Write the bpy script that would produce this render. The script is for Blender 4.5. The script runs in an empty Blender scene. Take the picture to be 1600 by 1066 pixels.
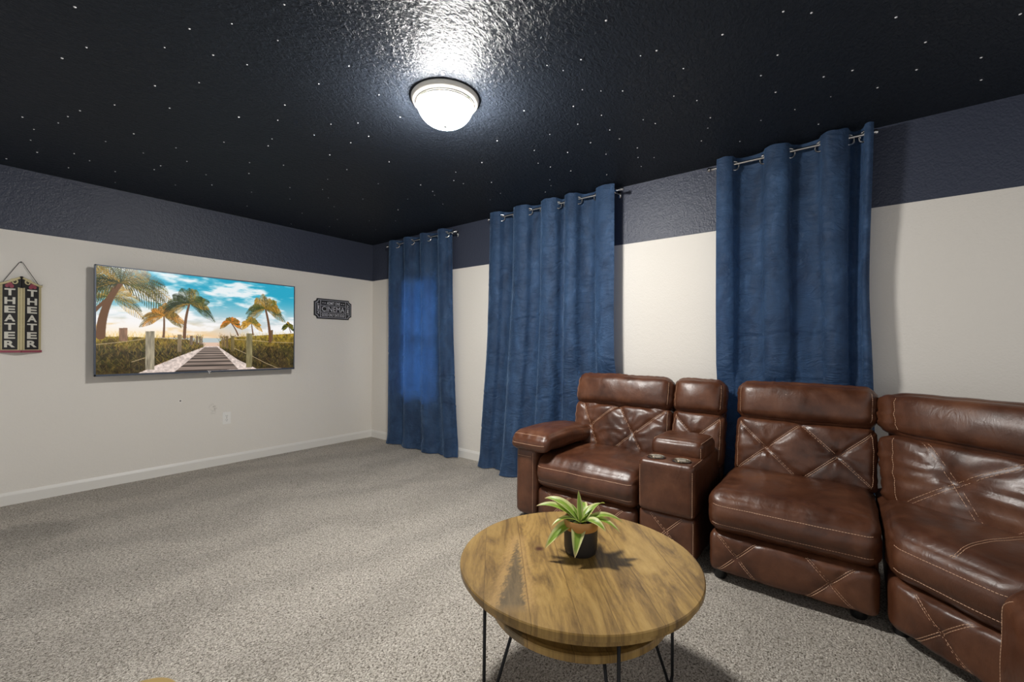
import bpy, bmesh, math, random
import numpy as np
from mathutils import Vector, Matrix, noise
random.seed(7)
C = bpy.context.scene.collection
PI = math.pi
# ------------------------------------------------------------------ camera
XR, YL, ST, H = 3.229, 4.752, 1.982, 2.44
CAMH, YAW, ROLL, FPX = 1.173, .6579, .0065, 668.0
cam = bpy.data.cameras.new('camera'); cam.sensor_width = 36; cam.lens = FPX/1600*36
cam.shift_y = 7/1600; cam.clip_start = .02
co = bpy.data.objects.new('camera', cam); C.objects.link(co)
_F = Vector((math.cos(YAW), math.sin(YAW), 0)); _R = Vector((math.sin(YAW), -math.cos(YAW), 0)); _U = Vector((0, 0, 1))
_R3 = _R*math.cos(ROLL)+_U*math.sin(ROLL); _U3 = _U*math.cos(ROLL)-_R*math.sin(ROLL)
m = Matrix((_R3, _U3, -_F)).transposed().to_4x4(); m.translation = (0, 0, CAMH)
co.matrix_world = m
bpy.context.scene.camera = co
# ------------------------------------------------------------------ light and exposure
vs = bpy.context.scene.view_settings
bpy.context.scene.display_settings.display_device = 'sRGB'
vs.view_transform = 'Standard'; vs.look = 'None'; vs.gamma = 1; vs.use_curve_mapping = False
vs.exposure = 0.07
WORLD = 0.64
LAMP = 330.0
DAY = 34.0
w = bpy.data.worlds.new('world'); bpy.context.scene.world = w; w.use_nodes = True
bg = w.node_tree.nodes['Background']; bg.inputs[0].default_value = (1.0, .985, .965, 1); bg.inputs[1].default_value = WORLD

def day_light(y0, y1, z0, z1, power):
    L = bpy.data.lights.new('window_daylight', 'AREA'); L.shape = 'RECTANGLE'; L.size = (z1-z0); L.size_y = (y1-y0); L.energy = power; L.color = (.72, .86, 1.0)
    o = bpy.data.objects.new('window_daylight', L); C.objects.link(o); o.location = (XR+.45, (y0+y1)/2, (z0+z1)/2+.1); o.rotation_euler = (0, PI/2, 0)
day_light(3.45, 4.15, .6, 2.0, DAY); day_light(1.68, 2.5, .6, 2.0, DAY*.6); day_light(-.02, .58, .6, 2.0, DAY*.4)

# ------------------------------------------------------------------ helpers
def lin(r, g, b):
    f = lambda c: (c/255/12.92) if c/255 <= .04045 else ((c/255+.055)/1.055)**2.4
    return (f(r), f(g), f(b), 1)

def mat(name, col=(.8, .8, .8, 1), rough=.5, metal=0, spec=.5, **kw):
    m = bpy.data.materials.new(name); m.use_nodes = True
    p = m.node_tree.nodes['Principled BSDF']
    p.inputs['Base Color'].default_value = col
    p.inputs['Roughness'].default_value = rough; p.inputs['Metallic'].default_value = metal
    p.inputs['Specular IOR Level'].default_value = spec
    for k, v in kw.items(): p.inputs[k].default_value = v
    return m

class NT:
    """small node helper"""
    def __init__(s, m): s.m = m; s.t = m.node_tree; s.p = s.t.nodes.get('Principled BSDF')
    def n(s, typ, props=None, **ins):
        x = s.t.nodes.new('ShaderNode'+typ)
        for k, v in (props or {}).items(): setattr(x, k, v)
        for k, v in ins.items():
            key = int(k[1:]) if k[0] == 'i' and k[1:].isdigit() else k.replace('_', ' ')
            s.set(x.inputs[key], v)
        return x
    def set(s, inp, v):
        if isinstance(v, bpy.types.NodeSocket): s.t.links.new(v, inp)
        else: inp.default_value = v
    def obj(s): return s.n('TexCoord').outputs['Object']
    def mapping(s, vec, scale=(1, 1, 1), rot=(0, 0, 0), loc=(0, 0, 0)):
        return s.n('Mapping', Vector=vec, Scale=scale, Rotation=rot, Location=loc).outputs[0]
    def noise(s, vec, scale, detail=3, rough=.5, dist=0):
        return s.n('TexNoise', Vector=vec, Scale=scale, Detail=detail, Roughness=rough, Distortion=dist).outputs['Fac']
    def ramp(s, fac, stops, interp='LINEAR'):
        r = s.n('ValToRGB', Fac=fac); cr = r.color_ramp; cr.interpolation = interp
        while len(cr.elements) < len(stops): cr.elements.new(.5)
        for e, (p, c) in zip(cr.elements, stops):
            e.position = p; e.color = c if len(c) == 4 else (*c, 1)
        return r.outputs[0]
    def math(s, op, a, b=0, c=0):
        return s.n('Math', {'operation': op}, i0=a, i1=b, i2=c).outputs[0]
    def mix(s, fac, a, b, mode='MIX'):
        x = s.n('Mix', {'data_type': 'RGBA', 'blend_type': mode})
        s.set(x.inputs[0], fac); s.set(x.inputs[6], a); s.set(x.inputs[7], b); return x.outputs[2]
    def bump(s, h, strength, dist, normal=None):
        b = s.n('Bump', Height=h, Strength=strength, Distance=dist)
        if normal is not None: s.set(b.inputs['Normal'], normal)
        return b.outputs[0]

def mesh_obj(name, verts, faces, material=None, parent=None, smooth=True, kind=None):
    me = bpy.data.meshes.new(name); me.from_pydata([tuple(v) for v in verts], [], faces); me.validate(); me.update()
    if smooth: me.polygons.foreach_set('use_smooth', [True]*len(me.polygons))
    if material: me.materials.append(material)
    o = bpy.data.objects.new(name, me); C.objects.link(o)
    if parent is not None: o.parent = parent
    if kind: o['kind'] = kind
    return o

class MB:
    """collects shapes for one mesh"""
    def __init__(s): s.v = []; s.f = []
    def add(s, vs, fs):
        n = len(s.v); s.v += [tuple(x) for x in vs]; s.f += [tuple(i+n for i in f) for f in fs]
    def box(s, x0, x1, y0, y1, z0, z1):
        s.add([(x0,y0,z0),(x1,y0,z0),(x1,y1,z0),(x0,y1,z0),(x0,y0,z1),(x1,y0,z1),(x1,y1,z1),(x0,y1,z1)],
              [(0,3,2,1),(4,5,6,7),(0,1,5,4),(1,2,6,5),(2,3,7,6),(3,0,4,7)])
    def lathe(s, prof, center=(0, 0, 0), n=64, axis='z'):
        base = len(s.v); P = []
        for r, z in prof:
            for k in range(n):
                a = 2*PI*k/n; x, y = r*math.cos(a), r*math.sin(a)
                if axis == 'z': P.append((center[0]+x, center[1]+y, center[2]+z))
                elif axis == 'y': P.append((center[0]+x, center[1]+z, center[2]+y))
                else: P.append((center[0]+z, center[1]+x, center[2]+y))
        F = []
        for i in range(len(prof)-1):
            for k in range(n):
                a, b = i*n+k, i*n+(k+1) % n
                F.append((a, b, b+n, a+n))
        s.add(P, F)
    def tube(s, pts, r, n=8, caps=True, closed=False):
        pts = [Vector(p) for p in pts]; N = len(pts); P = []
        prev = None
        for i, p in enumerate(pts):
            if closed: t = (pts[(i+1) % N]-pts[i-1]).normalized()
            else: t = (pts[min(i+1, N-1)]-pts[max(i-1, 0)]).normalized()
            if prev is None:
                up = Vector((0, 0, 1)) if abs(t.z) < .9 else Vector((1, 0, 0))
                u = t.cross(up).normalized()
            else: u = (prev-t*prev.dot(t)).normalized()
            prev = u; v = t.cross(u)
            rr = r[i] if isinstance(r, (list, tuple)) else r
            for k in range(n):
                a = 2*PI*k/n; P.append(p+u*(rr*math.cos(a))+v*(rr*math.sin(a)))
        F = []
        for i in range(N if closed else N-1):
            for k in range(n):
                a, b = i*n+k, i*n+(k+1) % n; j = ((i+1) % N)*n
                F.append((a, b, j+(k+1) % n, j+k))
        if caps and not closed:
            F.append(tuple(range(n))[::-1]); F.append(tuple((N-1)*n+k for k in range(n)))
        s.add(P, F)
    def prism(s, poly, d0, d1, tf):
        """poly list of (a,b); tf(a,b,d)->xyz"""
        n = len(poly)
        s.add([tf(a, b, d0) for a, b in poly]+[tf(a, b, d1) for a, b in poly],
              [tuple(range(n))[::-1], tuple(range(n, 2*n))]+[(i, (i+1) % n, n+(i+1) % n, n+i) for i in range(n)])
    def build(s, name, material, parent=None, smooth=True, kind=None, auto=True):
        o = mesh_obj(name, s.v, s.f, material, parent, smooth, kind)
        bm = bmesh.new(); bm.from_mesh(o.data); bmesh.ops.remove_doubles(bm, verts=bm.verts, dist=1e-6)
        bmesh.ops.recalc_face_normals(bm, faces=bm.faces)
        if smooth and auto:
            for e in bm.edges:
                if len(e.link_faces) == 2 and e.calc_face_angle(0) > .6: e.smooth = False
        bm.to_mesh(o.data); bm.free(); return o

def empty(name, label, cat, loc=(0, 0, 0), rz=0, group=None):
    o = bpy.data.objects.new(name, None); C.objects.link(o); o.empty_display_size = .1
    o.location = loc; o.rotation_euler = (0, 0, rz); tag(o, label, cat, group); return o
def tag(o, label, cat, group=None):
    o['label'] = label; o['category'] = cat
    if group: o['group'] = group
    return o
def bevel(o, w=.003, seg=3):
    b = o.modifiers.new('bevel', 'BEVEL'); b.width = w; b.segments = seg; b.limit_method = 'ANGLE'; return o

def text_mesh(body, w, h, extrude=.001, bold=0.0, rot=0):
    cu = bpy.data.curves.new('t', 'FONT'); cu.body = body; cu.size = 1; cu.extrude = 0; cu.offset = bold; cu.resolution_u = 3
    o = bpy.data.objects.new('t', cu); C.objects.link(o)
    dg = bpy.context.evaluated_depsgraph_get(); me = bpy.data.meshes.new_from_object(o.evaluated_get(dg))
    vs = np.array([v.co[:2] for v in me.vertices]); fs = [tuple(p.vertices) for p in me.polygons]
    bpy.data.objects.remove(o); bpy.data.curves.remove(cu); bpy.data.meshes.remove(me)
    mn, mx = vs.min(0), vs.max(0); vs = (vs-(mn+mx)/2)/(mx-mn)
    if rot: vs = np.c_[-vs[:, 1]*rot, vs[:, 0]*rot]
    return vs*[w, h], fs      # centred on 0, size w x h

# ------------------------------------------------------------------ materials
def m_wall():
    m = mat('wall_paint', rough=.55, spec=.35); n = NT(m); o = n.obj()
    z = n.n('SeparateXYZ', Vector=o).outputs
    up = n.math('GREATER_THAN', z[2], ST)
    beige = n.mix(n.noise(o, 1.3, 2), lin(224, 219, 211), lin(228, 223, 215))
    # scuff beside the socket, nail hole
    d = n.n('VectorMath', {'operation': 'DISTANCE'}, i0=n.mapping(o, (1, 0, .7)), i1=(1.487, 0, .548*.7)).outputs['Value']
    sm = n.math('MULTIPLY', n.ramp(d, [(0, (1,)*3), (.045, (0,)*3)]), n.ramp(n.noise(o, 45, 4, .7), [(.48, (0,)*3), (.62, (1,)*3)]))
    beige = n.mix(n.math('MULTIPLY', sm, .55), beige, lin(110, 100, 85))
    d2 = n.n('VectorMath', {'operation': 'DISTANCE'}, i0=n.mapping(o, (1, 0, 1)), i1=(1.232, 0, .65)).outputs['Value']
    beige = n.mix(n.math('LESS_THAN', d2, .006), beige, lin(50, 48, 45))
    ringm = n.math('MULTIPLY', n.math('GREATER_THAN', d2, .006), n.math('LESS_THAN', d2, .018))
    beige = n.mix(n.math('MULTIPLY', ringm, .5), beige, lin(235, 232, 226))
    col = n.mix(up, beige, lin(60, 65, 80))
    n.set(n.p.inputs['Base Color'], col)
    n.set(n.p.inputs['Roughness'], n.mix(up, (.6,)*3+(1,), (.36,)*3+(1,)))
    h = n.math('ADD', n.noise(o, 95, 3, .55), n.math('MULTIPLY', n.noise(o, 38, 2), .8))
    n.set(n.p.inputs['Normal'], n.bump(h, n.mix(up, (.35,)*3+(1,), (.8,)*3+(1,)), .004))
    return m
def m_ceiling():
    m = mat('ceiling_paint', lin(37, 42, 50), .38, spec=.09); n = NT(m); o = n.obj()
    a = n.noise(n.mapping(o, rot=(0, 0, .5), scale=(1, 1.5, 1)), 34, 4, .6, 1.0); a = n.ramp(a, [(.4, (0,)*3), (.6, (1,)*3)])
    b = n.noise(n.mapping(o, (1, 1.3, 1)), 55, 3, .6, .5)
    h = n.math('ADD', a, n.math('MULTIPLY', b, .7))
    n.set(n.p.inputs['Normal'], n.bump(h, .7, .0042))
    return m
def m_carpet():
    m = mat('carpet_pile', rough=.95, spec=.1); n = NT(m); o = n.obj()
    a = n.noise(n.mapping(o, (1, 1.25, 1)), 125, 3, .65, 1.0)
    c = n.ramp(a, [(.32, lin(78, 71, 63)), (.42, lin(152, 144, 132)), (.51, lin(206, 198, 187)), (.66, lin(240, 233, 223))])
    # vacuum tracks : nap lying two ways
    st = n.n('TexWave', {'wave_type': 'BANDS', 'bands_direction': 'Y'}, Vector=n.mapping(o, rot=(0, 0, .18)), Scale=.55, Distortion=9.0, Detail=4, Detail_Scale=1.6, Detail_Roughness=.65).outputs['Fac']
    nap = n.math('ADD', n.math('MULTIPLY', st, .55), n.math('MULTIPLY', n.noise(o, 2.2, 4, .6, .5), .6))
    g = n.ramp(nap, [(.3, (.87, .87, .87)), (.75, (1.0, 1.0, 1.0))])
    col = n.mix(1.0, c, g, 'MULTIPLY')
    # round darker patch near the left wall
    d = n.n('VectorMath', {'operation': 'DISTANCE'}, i0=n.mapping(o, (1, 1, 0)), i1=(.24, 3.92, 0)).outputs['Value']
    patch = n.ramp(n.math('ADD', d, n.math('MULTIPLY', n.noise(o, 6, 3), .12)), [(.25, (.80,)*3), (.33, (1,)*3)])
    col = n.mix(1.0, col, patch, 'MULTIPLY')
    n.set(n.p.inputs['Base Color'], col)
    h = n.math('ADD', a, n.math('MULTIPLY', n.noise(o, 60, 2), .6))
    n.set(n.p.inputs['Normal'], n.bump(h, 1.0, .012))
    return m
def m_leather(name='leather', tint=1.0):
    m = mat(name, rough=.3, spec=.5); n = NT(m); o = n.obj()
    a = n.noise(o, 3.2, 5, .6, .4); b = n.noise(o, 14, 4, .6)
    c = n.ramp(n.math('ADD', n.math('MULTIPLY', a, .7), n.math('MULTIPLY', b, .3)), [(.36, lin(60, 33, 20)), (.5, lin(84, 49, 31)), (.66, lin(108, 68, 45))])
    n.set(n.p.inputs['Base Color'], c)
    n.set(n.p.inputs['Roughness'], n.ramp(b, [(.3, (.30,)*3), (.7, (.46,)*3)]))
    v = n.n('TexVoronoi', {'feature': 'DISTANCE_TO_EDGE'}, Vector=o, Scale=260).outputs['Distance']
    wr = n.noise(n.mapping(o, (1, 1, .6)), 22, 4, .6, 1.4)
    n1 = n.bump(wr, .3, .005)
    n.set(n.p.inputs['Normal'], n.bump(v, .12, .001, n1))
    n.p.inputs['Coat Weight'].default_value = .05; n.p.inputs['Coat Roughness'].default_value = .3
    return m
def m_wood():
    m = mat('mango_wood', rough=.33, spec=.45); n = NT(m); o = n.obj()
    o2 = n.mapping(o, rot=(0, 0, -.70))
    s = n.n('SeparateXYZ', Vector=o2).outputs
    # boards along local X : index from Y with varied widths
    yy = n.math('ADD', s[1], n.math('MULTIPLY', n.n('TexNoise', {'noise_dimensions': '1D'}, W=n.math('MULTIPLY', s[1], 1.0), Scale=4).outputs['Fac'], .09))
    idx = n.math('FLOOR', n.math('MULTIPLY', yy, 8.2))
    rnd = n.n('TexWhiteNoise', {'noise_dimensions': '1D'}, W=idx).outputs['Value']
    fr = n.math('FRACT', n.math('MULTIPLY', yy, 8.2))
    seam = n.math('LESS_THAN', n.math('ABSOLUTE', n.math('SUBTRACT', fr, .5)), .488)
    v = n.n('CombineXYZ', X=n.math('MULTIPLY', s[0], 1.6), Y=n.math('MULTIPLY', s[1], 9.0), Z=n.math('MULTIPLY', rnd, 9)).outputs[0]
    g = n.noise(v, 1.7, 6, .6, 1.3); g2 = n.noise(v, 11, 5, .7, .4)
    t = n.math('ADD', n.math('MULTIPLY', g, .72), n.math('MULTIPLY', g2, .28))
    base = n.ramp(t, [(.32, lin(80, 60, 34)), (.43, lin(124, 97, 54)), (.53, lin(156, 125, 70)), (.68, lin(177, 146, 88))])
    base = n.mix(n.math('MULTIPLY', n.ramp(rnd, [(0, (0,)*3), (1, (1,)*3)]), .35), base, lin(104, 82, 50))
    # large dark heart streak on the left boards (toward +y of the table, local)
    q = n.n('SeparateXYZ', Vector=n.mapping(o, rot=(0, 0, -.70))).outputs
    # width grows toward the near rim, jagged border
    axis = n.math('SUBTRACT', .212, n.math('MULTIPLY', q[0], .10))
    jag = n.math('MULTIPLY', n.math('SUBTRACT', n.noise(n.mapping(o, rot=(0, 0, -.70), scale=(1, 2.5, 1)), 42, 5, .75), .5), .07)
    dy = n.math('SUBTRACT', n.math('ABSOLUTE', n.math('ADD', n.math('SUBTRACT', q[1], axis), jag)), n.math('SUBTRACT', .014, n.math('MULTIPLY', q[0], .095)))
    band = n.ramp(n.math('ADD', dy, .5), [(.492, (1,)*3), (.506, (0,)*3)])
    halo = n.ramp(n.math('ADD', dy, .5), [(.510, (1,)*3), (.540, (0,)*3)])
    lim = n.ramp(n.math('ADD', n.math('ABSOLUTE', n.math('ADD', q[0], .06)), 0), [(.20, (1,)*3), (.25, (0,)*3)])
    base = n.mix(n.math('MULTIPLY', n.math('MULTIPLY', halo, lim), .6), base, lin(180, 146, 94))
    base = n.mix(n.math('MULTIPLY', n.math('MULTIPLY', band, lim), .9), base, n.ramp(g2, [(.3, lin(78, 68, 52)), (.7, lin(112, 96, 70))]))
    kd = n.n('VectorMath', {'operation': 'DISTANCE'}, i0=n.mapping(o, (1, 1, 0)), i1=(-.035, .135, 0)).outputs['Value']
    base = n.mix(n.ramp(kd, [(.006, (1,)*3), (.022, (0,)*3)]), base, lin(74, 44, 26))
    base = n.mix(n.math('MULTIPLY', n.math('SUBTRACT', 1.0, seam), .45), base, lin(70, 48, 26))
    n.set(n.p.inputs['Base Color'], base)
    n.set(n.p.inputs['Normal'], n.bump(t, .12, .002))
    return m
def m_velvet():
    m = bpy.data.materials.new('velvet'); m.use_nodes = True; n = NT(m); p = n.p; o = n.obj()
    c = n.ramp(n.noise(n.mapping(o, (1, 1, .5)), 9, 5, .65, .6), [(.3, lin(32, 50, 75)), (.6, lin(50, 75, 107)), (.8, lin(72, 100, 137))])
    n.set(p.inputs['Base Color'], c); p.inputs['Roughness'].default_value = .62
    p.inputs['Specular IOR Level'].default_value = .3
    p.inputs['Sheen Weight'].default_value = .65; p.inputs['Sheen Roughness'].default_value = .35
    p.inputs['Sheen Tint'].default_value = lin(150, 180, 215)
    wr = n.noise(n.mapping(o, (1, 1, 2.2), (.5, 0, 0)), 9, 5, .6, 2.2)
    n.set(p.inputs['Normal'], n.bump(wr, .8, .016))
    tr = n.n('BsdfTranslucent', Color=lin(62, 118, 196)); mx = n.n('MixShader', Fac=.12)
    n.t.links.new(p.outputs[0], mx.inputs[1]); n.t.links.new(tr.outputs[0], mx.inputs[2])
    n.t.links.new(mx.outputs[0], n.t.nodes['Material Output'].inputs['Surface'])
    return m
M = dict(wall=m_wall(), ceiling=m_ceiling(), carpet=m_carpet(), leather=m_leather(), wood=m_wood(), velvet=m_velvet(),
         white=mat('white_trim_paint', lin(226, 223, 217), .4), plastic=mat('white_plastic', lin(235, 233, 228), .35),
         chrome=mat('brushed_nickel', lin(205, 205, 205), .22, 1), black=mat('black_metal', lin(32, 32, 34), .45, .6),
         blackp=mat('black_plastic', lin(20, 20, 22), .4), darkfab=mat('dark_underlining', lin(26, 20, 18), .8),
         thread=mat('tan_thread', lin(204, 164, 134), .6), gold=mat('gold_glaze', lin(176, 128, 70), .35, .35),
         potblack=mat('matte_black_glaze', lin(38, 36, 36), .5), soil=mat('dark_pebbles', lin(28, 24, 20), .25),
         steel=mat('stainless_cup', lin(190, 180, 165), .2, 1), pan=mat('lamp_pan_enamel', lin(222, 220, 212), .35),
         tvframe=mat('tv_bezel', lin(74, 82, 96), .4, .2), slot=mat('socket_slot', lin(70, 66, 60), .5),
         glass=mat('window_glass', (1, 1, 1, 1), .02))
M['glass'].node_tree.nodes['Principled BSDF'].inputs['Transmission Weight'].default_value = 1
M['glass'].node_tree.nodes['Principled BSDF'].inputs['IOR'].default_value = 1.05

# ------------------------------------------------------------------ room shell
X0, Y0 = -.9, -1.6     # the room goes on behind the camera and stays open there
fl = MB(); fl.box(X0, XR+.12, Y0, YL+.12, -.1, 0); o = fl.build('floor', M['carpet'], smooth=False, kind='structure')
ce = MB(); ce.box(X0, XR+.12, Y0, YL+.12, H, H+.1); ceiling = ce.build('ceiling', M['ceiling'], smooth=False, kind='structure')
wl = MB(); wl.box(X0, XR, YL, YL+.12, 0, H); wl.build('wall_left', M['wall'], smooth=False, kind='structure')
WINS = [(3.50, 4.10, .60, 1.97), (1.68, 2.50, .60, 1.97), (-.02, .58, .60, 1.97)]     # y0,y1,z0,z1
wr = MB()
ys = sorted([Y0, YL+.12]+[v for a in WINS for v in a[:2]])
for a, b in zip(ys[:-1], ys[1:]):
    win = [q for q in WINS if abs(q[0]-a) < 1e-6]
    if win:
        wr.box(XR, XR+.12, a, b, 0, win[0][2]); wr.box(XR, XR+.12, a, b, win[0][3], H)
    else: wr.box(XR, XR+.12, a, b, 0, H)
wr.build('wall_right', M['wall'], smooth=False, kind='structure')
def baseboard(name, tf, a, b):
    prof = [(0, 0), (.014, 0), (.014, .068), (.010, .080), (.006, .090), (0, .090)]
    mb = MB(); n = len(prof)
    V = [tf(a, d, z) for d, z in prof]+[tf(b, d, z) for d, z in prof]
    mb.add(V, [(i, (i+1) % n, n+(i+1) % n, n+i) for i in range(n)]+[tuple(range(n)), tuple(range(n, 2*n))])
    mb.build(name, M['white'], smooth=False, kind='structure')
baseboard('baseboard_left', lambda s, d, z: (s, YL-d, z), X0, XR)
baseboard('baseboard_right', lambda s, d, z: (XR-d, s, z), Y0, YL-.014)
for i, (a, b, c, d) in enumerate(WINS):
    root = bpy.data.objects.new('window_%d' % (i+1), None); C.objects.link(root); root['kind'] = 'structure'; root.location = (XR, (a+b)/2, c)
    def loc(mb, name, mt):
        o = mb.build(name, mt, None, smooth=False); o.parent = root; o.matrix_parent_inverse = Matrix.Translation(-root.location); return o
    f = MB(); t = .035
    for (p, q, r, s) in ((a, b, c, c+t), (a, b, d-t, d), (a, a+t, c+t, d-t), (b-t, b, c+t, d-t), (a+t, b-t, (c+d)/2-.02, (c+d)/2+.02)):
        f.box(XR+.06, XR+.11, p, q, r, s)
    loc(f, 'window_frame', M['white'])
    g = MB(); g.box(XR+.082, XR+.087, a+t, b-t, c+t, d-t); loc(g, 'glass_pane', M['glass'])
    s_ = MB(); s_.box(XR-.02, XR+.06, a-.02, b+.02, c-.02, c); loc(s_, 'window_sill', M['white'])
    bl = MB(); k = 0; ang = .5 if i == 0 else 1.40
    z = c+.03
    while z < d-.03:
        dx, dz = .024*math.cos(ang), .024*math.sin(ang)
        V = [(XR+.035-dx, a+.01, z-dz), (XR+.035+dx, a+.01, z+dz), (XR+.035+dx, b-.01, z+dz), (XR+.035-dx, b-.01, z-dz)]
        bl.add(V+[(x, y, zz+.002) for x, y, zz in V], [(0, 1, 2, 3), (7, 6, 5, 4), (0, 4, 5, 1), (1, 5, 6, 2), (2, 6, 7, 3), (3, 7, 4, 0)])
        z += .042
    bl.box(XR+.012, XR+.058, a+.005, b-.005, d-.045, d-.002)
    loc(bl, 'blind', M['white'])

# star specks on the ceiling
def cam_ray(x, y):
    return _F+_R3*((x-800)/FPX)+_U3*((540-y)/FPX)
STARS = [(117,11,3),(97,91,3.2),(135,74,2),(296,45,2.4),(362,37,2),(333,86,2.4),(386,101,2),(257,74,1.6),(444,7,2.2),(434,63,2),(545,103,2),(125,173,3.2),(35,183,2.2),(91,192,1.6),(106,182,1.8),(179,164,2),(242,134,2.4),(265,169,2.2),(311,129,2),(373,183,2.6),(434,188,2),(445,164,2.4),(498,131,2),(53,202,1.6),(48,219,1.6),(58,238,2),(10,248,2.2),(116,240,1.8),(140,251,1.6),(107,262,1.6),(165,221,1.8),(209,209,2),(180,268,1.8),(180,285,1.6),(224,239,2),(275,231,2),(251,259,1.8),(241,265,1.8),(292,252,1.8),(322,273,1.6),(274,289,1.6),(331,289,1.6),(350,222,2),(419,228,2.2),(425,217,2.2),(390,254,2),(389,271,2.2),(443,258,2),(386,322,1.6),(393,300,1.6),(453,293,2),(453,311,1.8),(472,333,1.6),(455,350,1.6),(491,211,1.8),(517,194,1.6),(515,242,2),(542,265,2),(512,280,1.8),(504,296,1.8),(513,309,1.8),(522,323,1.6),(527,343,1.6),(515,354,1.6),(587,359,1.4),(551,367,1.4),(548,223,2),(559,192,2),(576,213,2),(592,148,2),(625,183,2),(591,287,1.8),(567,311,1.8),(577,345,1.6),(608,253,1.8),(622,328,1.8),(637,311,1.8),(618,345,1.6),(676,299,2),(679,305,1.8),(709,282,1.8),(692,319,1.8),(724,287,1.8),(753,254,2.4),(768,285,2),(777,220,2.4),(782,302,2),(766,312,1.8),(712,269,1.6),(657,289,1.8),
 (819,173,2.4),(835,235,2),(841,255,1.6),(860,261,1.8),(859,210,2),(852,300,1.8),(861,290,1.6),(859,281,1.6),(887,238,2),(892,267,2),(896,166,2.4),(903,194,2.4),(908,93,2.6),(947,32,3),(923,223,1.8),(939,142,1.8),(947,241,2),(948,273,1.8),(953,203,2),(968,217,2.4),(973,142,2.2),(996,231,2),(997,246,1.8),(1002,260,1.8),(1022,246,1.8),(1024,193,2),(1026,79,2.8),(1001,87,1.8),(1053,150,1.8),(1068,107,2.2),(1089,157,1.8),(1096,220,2),(1106,200,2),(1110,184,2.2),(1129,54,2.8),(1156,221,2),(1189,118,2.4),(1189,188,2),(1212,144,2.6),(1215,86,2.4),(1224,18,2.6),(1268,20,2.6),(1287,120,3.4),(1298,151,1.4),(1332,110,2.8),(1371,137,2.6),(1279,194,2),(1400,27,2.8),(1432,109,2.6),(1446,66,2.8),(1533,90,2.8),(1533,125,2.6),(1594,22,3.6),(1242,171,1.4),(880,110,1.6),(855,102,1.6),(910,140,1.8),(940,180,1.8),(1005,187,1.4)]
pts = []
for x, y, s in STARS:
    d = cam_ray(x, y); p = Vector((0, 0, CAMH))+d*((H-CAMH)/d.z)
    if p.x < XR-.02 and p.y < YL-.02: pts.append((p, s*.42*p.length/FPX))
rs = random.Random(3)
pts.sort(key=lambda q: -q[1]/q[0].length)
starm = mat('star_paint', lin(240, 240, 245), .4)
def star_disc(mb, p, r):
    r = min(r, .005); n = 8
    mb.add([(p.x+r*math.cos(2*PI*k/n), p.y+r*math.sin(2*PI*k/n), H-.0002) for k in range(n)]+[(p.x+.6*r*math.cos(2*PI*k/n), p.y+.6*r*math.sin(2*PI*k/n), H-.0022) for k in range(n)],
           [(k, (k+1) % n, n+(k+1) % n, n+k) for k in range(n)]+[tuple(range(n, 2*n))])
for p, r in pts[:100]:
    mb = MB(); star_disc(mb, p, r*.85); mb.build('star_dot', starm, ceiling)
mb = MB()
for p, r in pts[100:]: star_disc(mb, p, r*.85)
o = mb.build('star_dots', starm, ceiling); o['kind'] = 'stuff'

# ------------------------------------------------------------------ ceiling lamp
LX, LY = 1.527, 1.624
lamp = empty('ceiling_light', 'flush round ceiling light with glowing white glass dome on dark ceiling', 'ceiling light', (LX, LY, H))
mb = MB(); mb.lathe([(0, 0), (.170, 0), (.173, -.004), (.172, -.012), (.166, -.022), (.158, -.029), (.153, -.031), (.151, -.036), (.147, -.038), (.146, -.043), (.141, -.043), (.138, -.036), (.0, -.034)])
mb.build('lamp_pan', M['pan'], lamp)
glow = bpy.data.materials.new('glowing_glass'); glow.use_nodes = True; g = NT(glow)
em = g.n('Emission', Color=(1.0, .975, .93, 1), Strength=LAMP); g.t.links.new(em.outputs[0], g.t.nodes['Material Output'].inputs['Surface'])
mb = MB(); prof = [(.1405, -.036)]
for k in range(1, 15):
    a = k/14*PI/2; prof.append((.1405*math.cos(a)**.85, -.040-.099*math.sin(a)**1.15))
prof[-1] = (.0005, -.139); mb.lathe(prof); mb.build('glass_dome', glow, lamp)
mb = MB(); mb.lathe([(.0, -.148), (.008, -.147), (.010, -.142), (.008, -.137), (0.0, -.137)], n=16); mb.build('finial', M['chrome'], lamp)

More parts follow.
